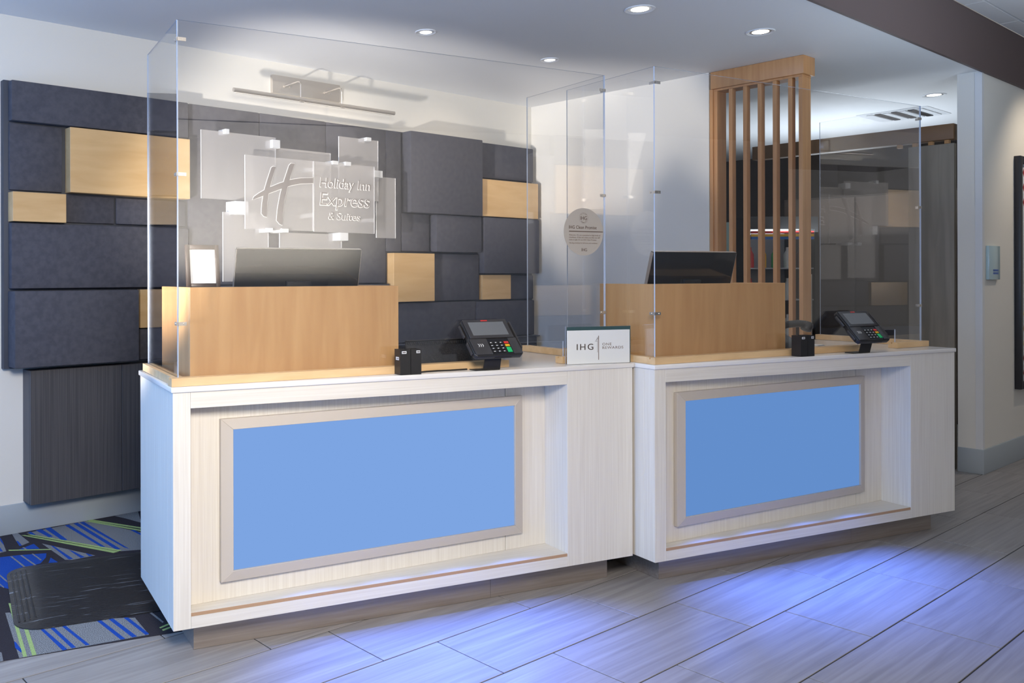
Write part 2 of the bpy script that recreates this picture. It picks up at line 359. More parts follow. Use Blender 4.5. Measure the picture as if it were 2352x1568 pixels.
# ================================================================== panelled feature wall
pw = thing('wall_panelling', 'charcoal fabric and maple block panelling covering the back wall', 'wall panelling', (0, YB, 0))
bx('backing_board', BACKB, pw, -.005, 4.60, -.053, -.0005, .966, 2.625, bevel=.002)
PAN = [ # x0 x1 z0 z1 depth kind
 (.021, 1.141, 2.388, 2.618, .065, 0), (.021, .328, 1.994, 2.379, .024, 0), (.353, 1.141, 1.994, 2.379, .085, 1),
 (.020, .328, 1.812, 1.980, .087, 1), (.350, .656, 1.818, 1.982, .016, 0), (.668, 1.142, 1.818, 1.982, .018, 0),
 (.020, 1.142, 1.427, 1.805, .060, 0), (.017, .769, .977, 1.414, .125, 0), (.811, 1.30, 1.173, 1.414, .048, 1),
 (.811, 1.70, .974, 1.166, .045, 0), (1.163, 1.705, 1.440, 2.623, .027, 0), (1.711, 2.279, 1.440, 2.623, .025, 0),
 (2.284, 2.853, 1.440, 2.620, .027, 0), (2.857, 3.008, 1.683, 2.619, .031, 0), (3.038, 3.845, 1.989, 2.622, .114, 0),
 (3.90, 4.590, 2.325, 2.622, .026, 0), (3.862, 4.590, 1.995, 2.306, .080, 1), (3.018, 3.312, 1.686, 1.986, .029, 0),
 (3.338, 3.858, 1.686, 1.985, .086, 0), (3.895, 4.605, 1.513, 1.986, .080, 0), (2.883, 3.316, 1.293, 1.671, .085, 1),
 (3.345, 3.884, 1.290, 1.672, .031, 0), (3.915, 4.273, 1.291, 1.500, .040, 1), (4.285, 4.588, 1.287, 1.496, .025, 0),
 (2.870, 3.836, .970, 1.280, .038, 0), (3.842, 4.582, .970, 1.275, .041, 0),
 (1.315, 2.10, 1.176, 1.430, .03, 0), (2.12, 2.868, 1.176, 1.432, .055, 0), (1.712, 2.86, .974, 1.168, .03, 0)]
for x0, x1, z0, z1, d, k in PAN:
    bx('wood_panel' if k else 'fabric_panel', MAPLE_H if k else FAB, pw, x0, x1, -.053 - d, -.0535, z0, z1, bevel=.0015 if k else .007, seg=2 if not k else 1)

# floating cabinet under the panels
wc = thing('wall_cabinet', 'floating dark strand laminate cabinet below the wall panelling', 'cabinet', (0.118, YB, .182))
bx('carcass', CRED, wc, 0, 4.46, -.113, -.001, 0, .772, bevel=.001, seg=1)
for i in range(8):
    bx('door', CRED, wc, .0 + .556 * i + .001, .0 + .556 * (i + 1) - .002, -.134, -.1155, 0, .772, bevel=.001, seg=1)
bx('counter_ledge', FAB, wc, 2.7, 4.475, -.150, -.001, .774, .783, bevel=.003)

# ================================================================== illuminated-looking acrylic sign
sg = thing('acrylic_sign', 'frosted acrylic hotel name sign of overlapping sheets on the panelling', 'sign', (0, YB - .053, 0))
def sheet(x0, x1, z0, z1, d): return MB().prism([(x0, z0), (x1, z0), (x1, z1), (x0, z1)], 'y', -d, -d + .008, 0, 1).build('acrylic_sheet', [FROST, FROSTE], sg)
for a in [(1.187, 1.760, 1.997, 2.440, .150), (1.767, 2.241, 2.05, 2.376, .135), (2.297, 2.667, 2.05, 2.501, .160), (2.657, 2.848, 1.779, 2.235, .150),
          (1.352, 1.706, 1.46, 1.917, .140), (1.797, 2.336, 1.45, 1.795, .140)]: sheet(*a)
sheet(1.473, 2.025, 1.807, 2.293, .220); sheet(2.031, 2.580, 1.804, 2.295, .220)
for x0, x1, z0, z1, d in [(1.348, 1.379, 2.425, 2.457, .18), (1.714, 1.777, 2.365, 2.421, .18), (1.403, 1.502, 1.901, 1.987, .215), (2.532, 2.577, 2.487, 2.513, .19),
    (2.616, 2.694, 2.225, 2.277, .18), (2.184, 2.235, 2.283, 2.309, .235), (2.299, 2.350, 2.283, 2.311, .235), (1.630, 1.682, 1.788, 1.818, .235),
    (1.751, 1.808, 1.790, 1.817, .235), (2.254, 2.331, 1.747, 1.804, .225), (2.003, 2.031, 2.221, 2.249, .209), (2.003, 2.031, 1.903, 1.931, .209), (2.560, 2.587, 1.890, 1.917, .209)]:
    bx('spacer_block', CUBE, sg, x0, x1, -d, -.0875 if z1 > 2.0 or x0 > 0 else -.08, z0, z1, bevel=.002, seg=1)
Hs = [[(1.676,2.223),(1.691,2.232),(1.713,2.231),(1.681,2.147),(1.657,2.067),(1.643,1.986),(1.638,1.890),(1.616,1.894),(1.597,1.913),(1.601,1.973),(1.617,2.060),(1.643,2.137)],
 [(1.820,2.249),(1.835,2.263),(1.866,2.264),(1.835,2.186),(1.803,2.091),(1.781,2.009),(1.768,1.920),(1.763,1.840),(1.742,1.847),(1.717,1.870),(1.725,1.947),(1.747,2.048),(1.781,2.150)],
 [(1.527,2.000),(1.540,2.021),(1.577,2.046),(1.643,2.082),(1.738,2.121),(1.835,2.152),(1.914,2.168),(2.020,2.177),(2.020,2.140),(1.914,2.130),(1.835,2.113),(1.757,2.086),(1.666,2.053),(1.587,2.021)]]
def grow(pts, g):
    n = len(pts); out = []
    ar = sum(pts[i][0] * pts[(i + 1) % n][1] - pts[(i + 1) % n][0] * pts[i][1] for i in range(n)); sgn = 1 if ar > 0 else -1
    for i in range(n):
        a, b, c = Vector(pts[i - 1]), Vector(pts[i]), Vector(pts[(i + 1) % n])
        e1 = (b - a).normalized(); e2 = (c - b).normalized()
        nn = (Vector((e1.y, -e1.x)) + Vector((e2.y, -e2.x))); nn = nn.normalized() if nn.length > 1e-4 else Vector((0, 0))
        out.append(tuple(b + nn * g * sgn))
    return out
for i, pts in enumerate(Hs):
    dd = .0004 * i
    MB().prism(grow(pts, .004), 'y', -.2216 - dd * .5, -.2198).build('logo_outline', ETCHE, sg)
    MB().prism(pts, 'y', -.2235 - dd, -.2199).build('logo_stroke', ETCH, sg)
for s, x, z, w_, h_, name in (('Holiday', 2.078, 2.117, .315, .094, 'lettering'), ('Inn', 2.418, 2.117, .120, .068, 'lettering'), ('Express', 2.078, 1.991, .455, .122, 'lettering'), ('&', 2.155, 1.893, .050, .055, 'lettering'), ('Suites', 2.228, 1.893, .217, .056, 'lettering')):
    text(s, 'lettering_outline', ETCHE, sg, (x, -.2206, z), w_, h_, shear=.12, offset=.022, depth=.0006)
    text(s, name, ETCH, sg, (x + .004, -.2216, z + .002), w_ * .985, h_ * .96, shear=.12, offset=-.012, depth=.0012)

# ================================================================== picture light above the sign
pl = thing('picture_light', 'long satin nickel picture light on a square backplate above the sign', 'wall lamp', (1.85, YB, 2.79))
bx('backplate', NICKEL, pl, 0, .60, -.030, -.0005, 0, .128, bevel=.002)
for ax in (.10, .46):
    pts = [(ax, -.030, .055), (ax + .01, -.12, .062), (ax + .012, -.185, .064), (ax + .012, -.208, .056), (ax + .012, -.215, .035), (ax + .012, -.215, -.053)]
    MB().tube(pts, .0055, 10).build('gooseneck_arm', NICKEL, pl, smooth=True)
    MB().tube([(ax, -.0295, .055), (ax, -.040, .055)], .011, 14).build('arm_socket', NICKEL, pl, smooth=True)
    MB().tube([(ax + .05, -.0295, .058), (ax + .05, -.036, .058)], .007, 12).build('screw', STEEL, pl, smooth=True)
bar = MB().tube([(-.43, -.215, -.066), (.975, -.215, -.066)], .0140, 20).build('lamp_bar', NICKEL, pl, smooth=True)
bx('lamp_slot', pm('lamp_diffuser', (.75, .72, .66), .5), bar, -.41, .955, -.212, -.200, -.0835, -.0775)
bx('bar_clip', NICKEL, bar, .10, .135, -.2285, -.205, -.0830, -.0775); bx('bar_clip', NICKEL, bar, .46, .495, -.2285, -.205, -.0830, -.0775)

# ================================================================== slatted wood screen at the end of the wall
ss = thing('slat_screen', 'open cherry wood slat screen with a deep header reaching the ceiling', 'screen', (XS, 0, 0))
bx('header', SLATW, ss, 0, .172, -.262, .420, 2.887, ZC - .001, bevel=.002)
bx('head_rail', SLATW, ss, .022, .150, -.245, .405, 2.872, 2.8865, bevel=.001, seg=1)
bx('jamb', SLATW, ss, .006, .150, .405, .430, 0.004, 2.886, bevel=.001, seg=1)
bx('jamb', SLATW, ss, .022, .150, .378, .4045, 0.004, 2.8715, bevel=.001, seg=1)
sl_me = None
for i in range(5):
    y = .276 - .1085 * i
    if sl_me is None:
        o = bx('slat', SLATW, ss, .024, .076, -.0135, .0135, .004, 2.8715, bevel=.001, seg=1); sl_me = o.data
    else:
        o = bpy.data.objects.new('slat', sl_me); COL.objects.link(o); o.parent = ss
    o.location = (0, y, 0)
bx('post', SLATW, ss, .022, .145, -.245, -.218, .004, 2.8715, bevel=.001, seg=1)

# grey wood partition across the passage, with a bracketed header
gp = thing('grey_partition', 'tall grey wood partition with brown bracketed header beside the hall wall', 'partition', (6.237, 0, 0))
bx('panel', GREYWOOD, gp, 0, .05, -.665, -.352, .003, 2.50, bevel=.002)
bx('header', pm('walnut_header', (.16, .085, .035), .5), gp, -.02, .08, -.668, .9, 2.53, 2.648, bevel=.002)
for i in range(4): bx('header_bracket', pm('oak_knob', (.42, .22, .08), .5), gp, .0, .04, -.63 + .11 * i, -.60 + .11 * i, 2.501, 2.529)

# drinks cooler and counter seen through the slats
cool = thing('drinks_cooler', 'black glass door drinks cooler seen between the slats', 'cooler', (7.25, 1.42, 0), math.radians(-38))
cb = MB(); cb.box(-.34, .34, .0, .04, .02, 2.05); cb.box(-.34, -.31, -.6, 0, .02, 2.05); cb.box(.31, .34, -.6, 0, .02, 2.05); cb.box(-.31, .31, -.6, 0, .02, .2); cb.box(-.31, .31, -.6, 0, 1.93, 2.05)
cb.build('cabinet', BLACK, cool)
for i, (z, mm) in enumerate(((1.90, RED), (1.872, YEL), (1.845, pm('blue_strip', (.02, .12, .4), .5)))): bx('price_strip', mm, cool, -.30, .30, -.602, -.59, z - .012, z + .012)
for z in (.55, .9, 1.25, 1.55): bx('shelf', pm('shelf_grey', (.35, .36, .38), .4), cool, -.308, .308, -.58, -.002, z, z + .012)
bx('liner', pm('cooler_liner', (.30, .31, .33), .4), cool, -.308, .308, -.02, -.002, .22, 1.92)
bx('door_handle', STEEL, cool, .24, .26, -.64, -.605, .9, 1.5)
prod = [RED, YEL, GRN, pm('bottle_white', (.6, .6, .6), .3), pm('bottle_cola', (.05, .02, .015), .2)]
n_ = 0
for z in (.912, 1.262, 1.562):
    for i in range(5):
        b = MB().lathe([(.001, 0), (.033, 0), (.033, .13), (.012, .17), (.012, .2), (.001, .2)], 12).build('bottle', prod[n_ % 5], None, smooth=True)
        ca, sa = math.cos(math.radians(-38)), math.sin(math.radians(-38)); lx, ly = -.24 + .12 * i, -.45
        b.location = (7.25 + ca * lx - sa * ly, 1.42 + sa * lx + ca * ly, z)
        tag(b, 'small drink bottle standing on a shelf inside the cooler', 'bottle', 'bottles in the drinks cooler'); n_ += 1
dk = thing('passage_cupboard', 'dark brown tall cupboard beyond the slats beside the drinks cooler', 'cupboard', (8.6, -.55, 0))
bx('body', BROWNW, dk, 0, .55, 0, 2.3, .004, 2.35, bevel=.003)
for i in range(3): bx('door', pm('brown_door', (.04, .026, .018), .45), dk, -.022, -.001, .01 + .765 * i, .755 + .765 * i, .05, 2.33, bevel=.002)
bc = thing('teal_banner', 'pale teal upright panel standing behind the first slats', 'banner', (5.71, .86, 0), math.radians(-38))
bx('panel_sheet', pm('teal_sheet', (.28, .42, .42), .5), bc, -.06, .06, 0, .02, .02, 1.95); bx('foot', BLACK, bc, -.12, .12, -.12, .14, .003, .02)

# ================================================================== ceiling fittings
def downlight(x, y, label, r=.075, tilt=False, aim=None, watts=18):
    t = thing('ceiling_downlight', label, 'downlight', (x, y, ZC), 0, 'recessed ceiling downlights')
    MB().lathe([(r * .80, -.0012), (r * 1.0, -.006), (r * 1.06, -.004), (r * 1.06, -.0002)], 32).build('trim_ring', WTRIM, t, smooth=True)
    if tilt:
        MB().lathe([(r * .80, -.0012), (r * .62, -.004), (r * .60, .006)], 28).build('gimbal', WTRIM, t, smooth=True)
        MB().lathe([(.0005, -.001), (r * .62, -.001), (r * .62, -.0005), (.0005, -.0005)], 28).build('lamp_face', LAMPDISC, t)
    else:
        MB().lathe([(r * .80, -.0012), (r * .55, -.0006)], 28).build('reflector', REFL, t, smooth=True)
        MB().lathe([(.0005, -.0016), (r * .62, -.0016), (r * .62, -.0008), (.0005, -.0008)], 28).build('lamp_face', LAMPDISC, t)
    s = spot('downlight_beam', (x, y, ZC - .03), aim or (x, y, 0), watts, (1, .86, .68), 75 if tilt else 95, .8, .04)
    return t
downlight(2.206, .918, 'small tilted downlight in the ceiling left of the other tilted one', .062, True, (2.55, YB, 2.05), 26)
downlight(3.387, .904, 'small tilted downlight in the ceiling nearest the slat screen wall', .062, True, (3.55, YB, 2.05), 26)
downlight(2.856, -.170, 'round recessed downlight nearest the top edge of the picture', .080, False, None, 22)
downlight(3.868, -.359, 'round recessed downlight in front of the slat screen header', .080, False, None, 16)
downlight(6.956, -.296, 'round recessed downlight over the passage beside the hall wall', .085, False, None, 12)
vt = thing('ceiling_vent', 'square louvred air vent in the passage ceiling', 'vent', (7.75, .22, ZC))
vb = MB(); vb.prism([(-.30, -.30), (.30, -.30), (.30, .30), (-.30, .30)], 'z', -.004, -.0005); vb.build('vent_plate', WTRIM, vt)
for i in range(7): bx('vent_blade', DGREY if i % 2 else WTRIM, vt, -.24, .24, -.24 + .07 * i, -.19 + .07 * i, -.012, -.005)

# ================================================================== hall wall pieces
af = thing('framed_art', 'tall black framed abstract print on the hall wall', 'picture', (6.97, YF, .576))
fw_, fh_ = 1.05, 1.863
for (a, b, c, d) in ((0, .055, 0, fh_), (fw_ - .055, fw_, 0, fh_), (.055, fw_ - .055, 0, .055), (.055, fw_ - .055, fh_ - .055, fh_)): bx('frame_rail', ART_BLACK, af, a, b, -.045, -.001, c, d, bevel=.002)
bx('print', pm('print_pale', (.62, .68, .76), .5, (.72, .74, .72), (3, 3, 3)), af, .055, fw_ - .055, -.02, -.002, .055, fh_ - .055)
pc = [pm('print_navy', (.03, .06, .22), .5), pm('print_cream', (.72, .64, .42), .5), pm('print_red', (.28, .03, .04), .5), pm('print_violet', (.20, .12, .25), .5), pm('print_tan', (.42, .28, .16), .5)]
pr_ = random.Random(5); nn = 0
for zz in (.12, .24, .36, .48, .60, 1.50, 1.62, 1.74):
    for xx in [.10 + .1 * i for i in range(9)]:
        q = .055
        MB().prism([(xx - q, zz), (xx, zz - q), (xx + q * .9, zz), (xx, zz + q)] if zz > .10 else [], 'y', -.0203 - .0002 * (nn % 3), -.0195).build('print_diamond', pc[pr_.randrange(5)], af); nn += 1
pq = thing('room_plaque', 'small pale blue glass room plaque on the hall wall', 'plaque', (6.30, YF, 1.455))
bx('plate', pm('blue_glass_plate', (.42, .56, .60), .15), pq, 0, .25, -.022, -.001, 0, .255, bevel=.002)
for i in range(2): bx('print_line', pm('plaque_blue', (.05, .12, .38), .5), pq, .09, .21, -.0228, -.0221, .04 + .022 * i, .055 + .022 * i)

# ================================================================== reception desks
def desk(d, label, kl, kr, al, n0, x_f0, x_f1):
    t = thing('reception_desk', label, 'reception desk', dloc(d, 0, 0), FR[d][2], 'the two matching reception desks')
    L, DP, zb, zt = 2.2585, .675, .1235, 1.045
    ta = math.tan(al)
    nb = lambda x: n0 + ta * x
    bx('left_stile', LAM_V, t, 0, .0695, 0, nb(0) + .02, zb, zt, bevel=.0008, seg=1)
    bx('side_panel', LAM_V, t, 0, .02, nb(0) + .0205, DP, zb, zt, bevel=.0008, seg=1)
    bx('right_stile', LAM_V, t, 1.868, L, 0, nb(1.868) + .02, zb, zt, bevel=.0008, seg=1)
    bx('side_panel', LAM_V, t, L - .02, L, nb(1.868) + .0205, DP, zb, zt, bevel=.0008, seg=1)
    MB().prism([(.070, 0), (1.8675, 0), (1.8675, nb(1.8675)), (.070, nb(.07))], 'z', .9815, zt).build('top_rail', LAM_H, t, bevel=.0006, seg=1)
    MB().prism([(.070, 0), (1.8675, 0), (1.8675, nb(1.8675) + .03), (.070, nb(.07) + .03)], 'z', zb, .1705).build('bottom_rail', LAM_H, t, bevel=.0006, seg=1)
    sf = MB().prism([(.070, .003), (1.8675, .003), (1.8675, nb(1.8675)), (.070, nb(.07))], 'z', .171, .1852)
    sill = sf.build('niche_sill', LAM_H, t)
    bx('sill_edge', BAND, sill, .0705, 1.867, .0010, .0029, .1712, .1838)
    for xa, xb in ((.070, 1.628), (1.631, 1.8675)):
        MB().prism([(xa, nb(xa) + .0005), (xb, nb(xb) + .0005), (xb, nb(xb) + .018), (xa, nb(xa) + .018)], 'z', .1855, .981).build('niche_back', LAM_V, t)
    bx('desk_back', LAM_V, t, .0205, L - .0205, DP - .02, DP, zb, zt - .05)
    bx('desk_floor', LAM_H, t, .021, L - .021, nb(1.868) + .022, DP - .021, zb, zb + .02)
    # framed backlit sheet, parallel to the slanted niche back
    fr = bpy.data.objects.new('light_box', None); COL.objects.link(fr); fr.parent = t; fr.location = (0, n0, 0); fr.rotation_euler = (0, 0, al)
    ca = math.cos(al); x0, x1, z0, z1 = x_f0 / ca, x_f1 / ca, .262, .920; wv, wh = .050, .0435
    def rail(o4, i4):
        # mitred rail with a sloping face
        (ax, az), (bx_, bz) = o4; (cx, cz_), (dx, dz) = i4
        v = [(ax, -.001, az), (bx_, -.001, bz), (dx, -.001, dz), (cx, -.001, cz_), (ax, -.022, az), (bx_, -.022, bz), (dx, -.031, dz), (cx, -.031, cz_)]
        MB().add(v, [(0, 1, 2, 3), (4, 5, 6, 7), (0, 1, 5, 4), (1, 2, 6, 5), (2, 3, 7, 6), (3, 0, 4, 7)]).build('frame_rail', FRAME, fr, bevel=.0012, seg=1)
    O = [(x0, z0), (x1, z0), (x1, z1), (x0, z1)]; I = [(x0 + wv, z0 + wh), (x1 - wv, z0 + wh), (x1 - wv, z1 - wh), (x0 + wv, z1 - wh)]
    for i in range(4): rail((O[i], O[(i + 1) % 4]), (I[i], I[(i + 1) % 4]))
    bx('backlit_sheet', LEDP[d - 1], fr, I[0][0] - .004, I[1][0] + .004, -.020, -.002, I[0][1] - .004, I[2][1] + .004)
    # countertop
    tp = MB().prism([(-.007, -.007), (L + .007, -.007), (L + .007, .83), (-.007, DP + .01)], 'z', zt, 1.067)
    tp.build('countertop', QUARTZ, t, bevel=.004, seg=3)
    sm = 1.50
    bx('toe_kick', KICKM, t, kl, sm - .0008, .093, .50, .0015, zb - .001)
    bx('toe_kick', KICKM, t, sm + .0008, L - kr, .093, .50, .0015, zb - .001)
    # blue spots added before the sheet throw its light out over the floor
    for i in range(4):
        xx = x_f0 + (x_f1 - x_f0) * (.26 + .215 * i if d == 1 else .10 + .235 * i)
        s = spot('backlit_sheet_glow', (xx, -.012, .60), (xx, -.47, -.05), 44, (.10, .22, 1.0), 92, 1.0, .008)
        s.parent = t
    return t
desk(1, 'whitewashed reception desk on the left with a blue lit front panel', .102, .080, .0529, .0754, .207, 1.715)
desk(2, 'whitewashed reception desk on the right standing slightly forward of the other', .110, .072, .0645, .052, .180, 1.677)

# ================================================================== acrylic sneeze guards on wooden curbs
ZS = 1.0675
def guard(d, label, gx, gy, al, gL, left, right, notch, ztop):
    loc = dloc(d, gx, gy, ZS)
    t = thing('sneeze_guard', label, 'sneeze guard', loc, FR[d][2] + al, 'the two clear sneeze guards')
    h = ztop - ZS; cs = .033
    s0, s1 = notch
    # front sheet with a pass-through notch; local x along the sheet, y to the back
    front = [(0, cs - .008), (s0, cs - .008), (s0, .108), (s1, .108), (s1, cs - .008), (gL, cs - .008), (gL, h), (0, h)]
    MB().prism(front, 'y', -.003, .003, 0, 1).build('front_pane', [PANE, PEDGE], t)
    def side(x, ln, a):
        o = MB().prism([(.0035, cs - .008), (ln, cs - .008), (ln, h), (.0035, h)], 'x', -.003, .003, 0, 1).build('side_pane', [PANE, PEDGE], t, loc=(x, 0, 0), rz=a)
        c = MB(); c.box(-.022, -.0035, .02, ln + .02, .0005, cs); c.box(.0035, .022, .02, ln + .02, .0005, cs); c.box(-.0035, .0035, .02, ln + .02, .0005, cs - .0085)
        c.build('side_curb', CURB, t, loc=(x, 0, 0), rz=a)
        return o
    side(.003, left[0], left[1]); side(gL - .003, right[0], right[1])
    for a, b in ((-.032, s0), (s1 - .03, gL + .025)):
        c = MB(); c.box(a, b, -.032, -.0035, .0005, cs); c.box(a, b, .0035, .020, .0005, cs); c.box(a, b, -.0035, .0035, .0005, cs - .0085)
        c.build('front_curb', CURB, t)
    # corner clips
    for x, sgn in ((0, 1), (gL, -1)):
        for z in (2.425, 1.896, 1.310):
            c = MB(); zz = z - ZS
            y0 = -.0058 if sgn > 0 else -.0058
            c.box(min(x + sgn * .002, x + sgn * .036), max(x + sgn * .002, x + sgn * .036), -.0060, -.0034, zz - .007, zz + .007)
            c.box(min(x - sgn * .0025, x - sgn * .0005), max(x - sgn * .0025, x - sgn * .0005), -.006, .030, zz - .007, zz + .007)
            k = c.build('corner_clip', STEEL, t)
            MB().tube([(x + sgn * .026, -.0058, zz), (x + sgn * .026, -.0085, zz)], .0042, 10).build('clip_screw', STEEL, k, smooth=True)
            MB().tube([(x - sgn * .002, .02, zz), (x - sgn * .0055, .02, zz)], .0042, 10).build('clip_screw', STEEL, k, smooth=True)
    return t
guard(1, 'clear acrylic sneeze guard standing on the left reception desk', .0264, .0345, .0529, 2.1954, (.60, -.0529), (.613, 0), (1.575, 1.925), 2.500)
guard(2, 'clear acrylic sneeze guard standing on the right reception desk', .0337, .0345, .0645, 2.2014, (.616, 0), (.637, 0), (1.590, 1.940), 2.502)

# ================================================================== maple screens hiding the monitors
def hood(d, label, gx, gy, al, s0, s1, depth):
    t = thing('counter_hood', label, 'counter screen', dloc(d, gx, gy, 1.0675), FR[d][2] + al, 'the two maple counter screens')
    H_ = .3845
    bx('front_board', MAPLE_V, t, s0, s1, .043, .061, .0005, H_, bevel=.0008, seg=1)
    bx('side_board', MAPLE_V, t, s0, s0 + .018, .0615, depth, .0005, H_, bevel=.0008, seg=1)
    bx('side_board', MAPLE_V, t, s1 - .018, s1, .0615, depth, .0005, H_, bevel=.0008, seg=1)
    bx('top_ledge', MAPLE_H, t, s0 + .0185, s1 - .0185, .0615, .20, H_ - .0195, H_ - .0015)
    return t
hood(1, 'maple counter screen in front of the left monitor', .0264, .0345, .0529, .063, 1.022, .47)
hood(2, 'maple counter screen in front of the right monitor', .0337, .0345, .0645, .050, 1.022, .42)

# ================================================================== things on the desks
ZT = 1.0672
def monitor(d, label, x, y, w_, rz=0):
    t = thing('monitor', label, 'monitor', dloc(d, x, y, ZT), FR[d][2] + rz, 'the two desk monitors')
    i = MB(); i.box(-w_ / 2, w_ / 2, -.012, .012, 0, .36)
    M_ = Matrix.Translation((0, .05, .205)) @ Matrix.Rotation(math.radians(15), 4, 'X')
    i.tf(M_); i.build('rear_shell', BLACKG, t, bevel=.004)
    e = MB(); e.box(-w_ / 2 - .003, -w_ / 2 - .0005, -.010, .010, .004, .356); e.box(w_ / 2 + .0005, w_ / 2 + .003, -.010, .010, .004, .356); e.box(-w_ / 2, w_ / 2, -.010, .010, .3605, .363); e.tf(M_); e.build('metal_rim', STEEL, t)
    s = MB(); s.box(-w_ / 2 + .012, w_ / 2 - .012, .0125, .0135, .012, .348); s.tf(M_); s.build('display', BLACKG, t)
    n = MB(); n.box(-.035, .035, .035, .055, .012, .25); n.build('stand_neck', BLACK, t, bevel=.003)
    bx('stand_foot', BLACK, t, -.12, .12, -.06, .14, 0.0005, .012, bevel=.004)
    p_ = MB(); p_.box(-.06, .06, -.03, -.0125, .12, .21); p_.tf(M_); p_.build('rear_mount', BLACK, t, bevel=.003)
    return t
monitor(1, 'black monitor behind the left maple counter screen', .675, .435, .605)
monitor(2, 'black monitor behind the right maple counter screen', .610, .390, .595)

ct = thing('framed_certificate', 'small dark framed award certificate beside the left monitor', 'certificate', dloc(1, .098, .175, 1.4512), FR[1][2] + .03)
def slab(name, mat, par, x0, x1, z0, z1, y0, y1, tilt, bev=0):
    b = MB().box(x0, x1, y0, y1, z0, z1); b.tf(Matrix.Rotation(math.radians(tilt), 4, 'X')); return b.build(name, mat, par, bev)
TL = -9
W_, H_ = .143, .178
CBR = pm('dark_wood_frame', (.045, .028, .02), .35)
for a in ((0, .018, 0, H_), (W_ - .018, W_, 0, H_), (.0182, W_ - .0182, 0, .016), (.0182, W_ - .0182, H_ - .02, H_)): slab('frame_rail', CBR, ct, *a, .0, .014, TL, .0015)
slab('paper', WHITEP, ct, .0182, W_ - .0182, .0162, H_ - .0202, .004, .010, TL)
rot = (math.pi / 2 + math.radians(TL), 0, 0)
def ctext(s, x, z, w_, mat):
    v = Matrix.Rotation(math.radians(TL), 4, 'X') @ Vector((x, .0034, z)); text(s, 'lettering', mat, ct, v, w_, None, rot, .0002, align='CENTER')
ctext('IHG', W_ / 2, .128, .028, INKL); ctext('Spirit of True Hospitality', W_ / 2, .104, .088, INKL); ctext('Award', W_ / 2, .096, .022, INKL)
for z, l in ((.078, .03), (.066, .082), (.060, .06), (.050, .05), (.042, .056)):
    slab('print_line', INKL, ct, W_ / 2 - l / 2, W_ / 2 + l / 2, z, z + .0012, .0035, .0039, TL)

# black perforated tray leaning behind the curb
PERF = pm('perforated_black', (.012, .011, .011), .35, (.05, .045, .042), (260, 260, 260), detail=1, contrast=(.52, .62), bump=1, bscale=(260, 260, 260))
tr = thing('mesh_tray', 'black perforated tray leaning behind the left card terminal', 'tray', dloc(1, 1.10, .165, ZT), FR[1][2] + .0529)
ty = MB(); ty.prism([(.0, .026), (.52, .026), (.505, .135), (.030, .135)], 'y', 0, .012); ty.tf(Matrix.Rotation(math.radians(-22), 4, 'X')); ty.build('perforated_front', PERF, tr, .003)
ty = MB(); ty.box(.03, .505, -.004, .016, .1355, .141); ty.tf(Matrix.Rotation(math.radians(-22), 4, 'X')); ty.build('top_rim', DGREY, tr, .002)
ty = MB()
for k in range(42): ty.box(.036 + k * .011, .041 + k * .011, -.0035, -.0004, .118, .130)
ty.tf(Matrix.Rotation(math.radians(-22), 4, 'X')); o = ty.build('rim_ribs', DGREY, tr); o['kind'] = 'stuff'
bx('tray_base', BLACK, tr, .0, .52, .012, .12, .0005, .02, .003)

cb_ = MB().tube([dloc(1, x_, y_, ZT + .004) for x_, y_ in ((1.092, .034), (1.14, .050), (1.20, .056), (1.26, .050), (1.31, .054), (1.355, .058))], .0035, 8).build('power_cable', BLACK, None, smooth=True)
tag(cb_, 'thin black cable lying on the left countertop behind the pen cup', 'cable')

# double pen cups
def cup(d, x, y, label, rz):
    t = thing('pen_cup', label, 'pen cup', dloc(d, x, y, ZT), FR[d][2] + rz, 'the two black pen cups')
    for i in range(2):
        a = .0 + i * .052; c = MB()
        c.box(a, a + .050, 0, .003, .001, .110); c.box(a, a + .050, .053, .056, .001, .110); c.box(a, a + .003, .003, .053, .001, .110); c.box(a + .047, a + .050, .003, .053, .001, .110); c.box(a + .003, a + .047, .003, .053, .001, .005)
        c.build('cup_sleeve', BLACK, t)
    bx('label_sticker', WHITEP, t, .008, .030, -.0006, -.0001, .092, .103); bx('label_sticker', WHITEP, t, .078, .096, -.0006, -.0001, .093, .104)
    bx('label_print', INK, t, .011, .027, -.0009, -.00065, .0955, .0995); bx('label_print', INK, t, .080, .094, -.0009, -.00065, .0965, .1005)
    return t
c1 = cup(1, .983, -.005, 'black double pen cup with a clean label on the left desk', -.02)
bx('label_sticker', WHITEP, c1, -.0006, -.0001, .012, .042, .064, .077)
text('CLEAN', 'lettering', INK, c1, (-.0009, .039, .0675), .024, .0065, (math.pi / 2, 0, -math.pi / 2), .0002)
cup(2, .985, -.005, 'black double pen cup on the right desk in front of its maple screen', .0)

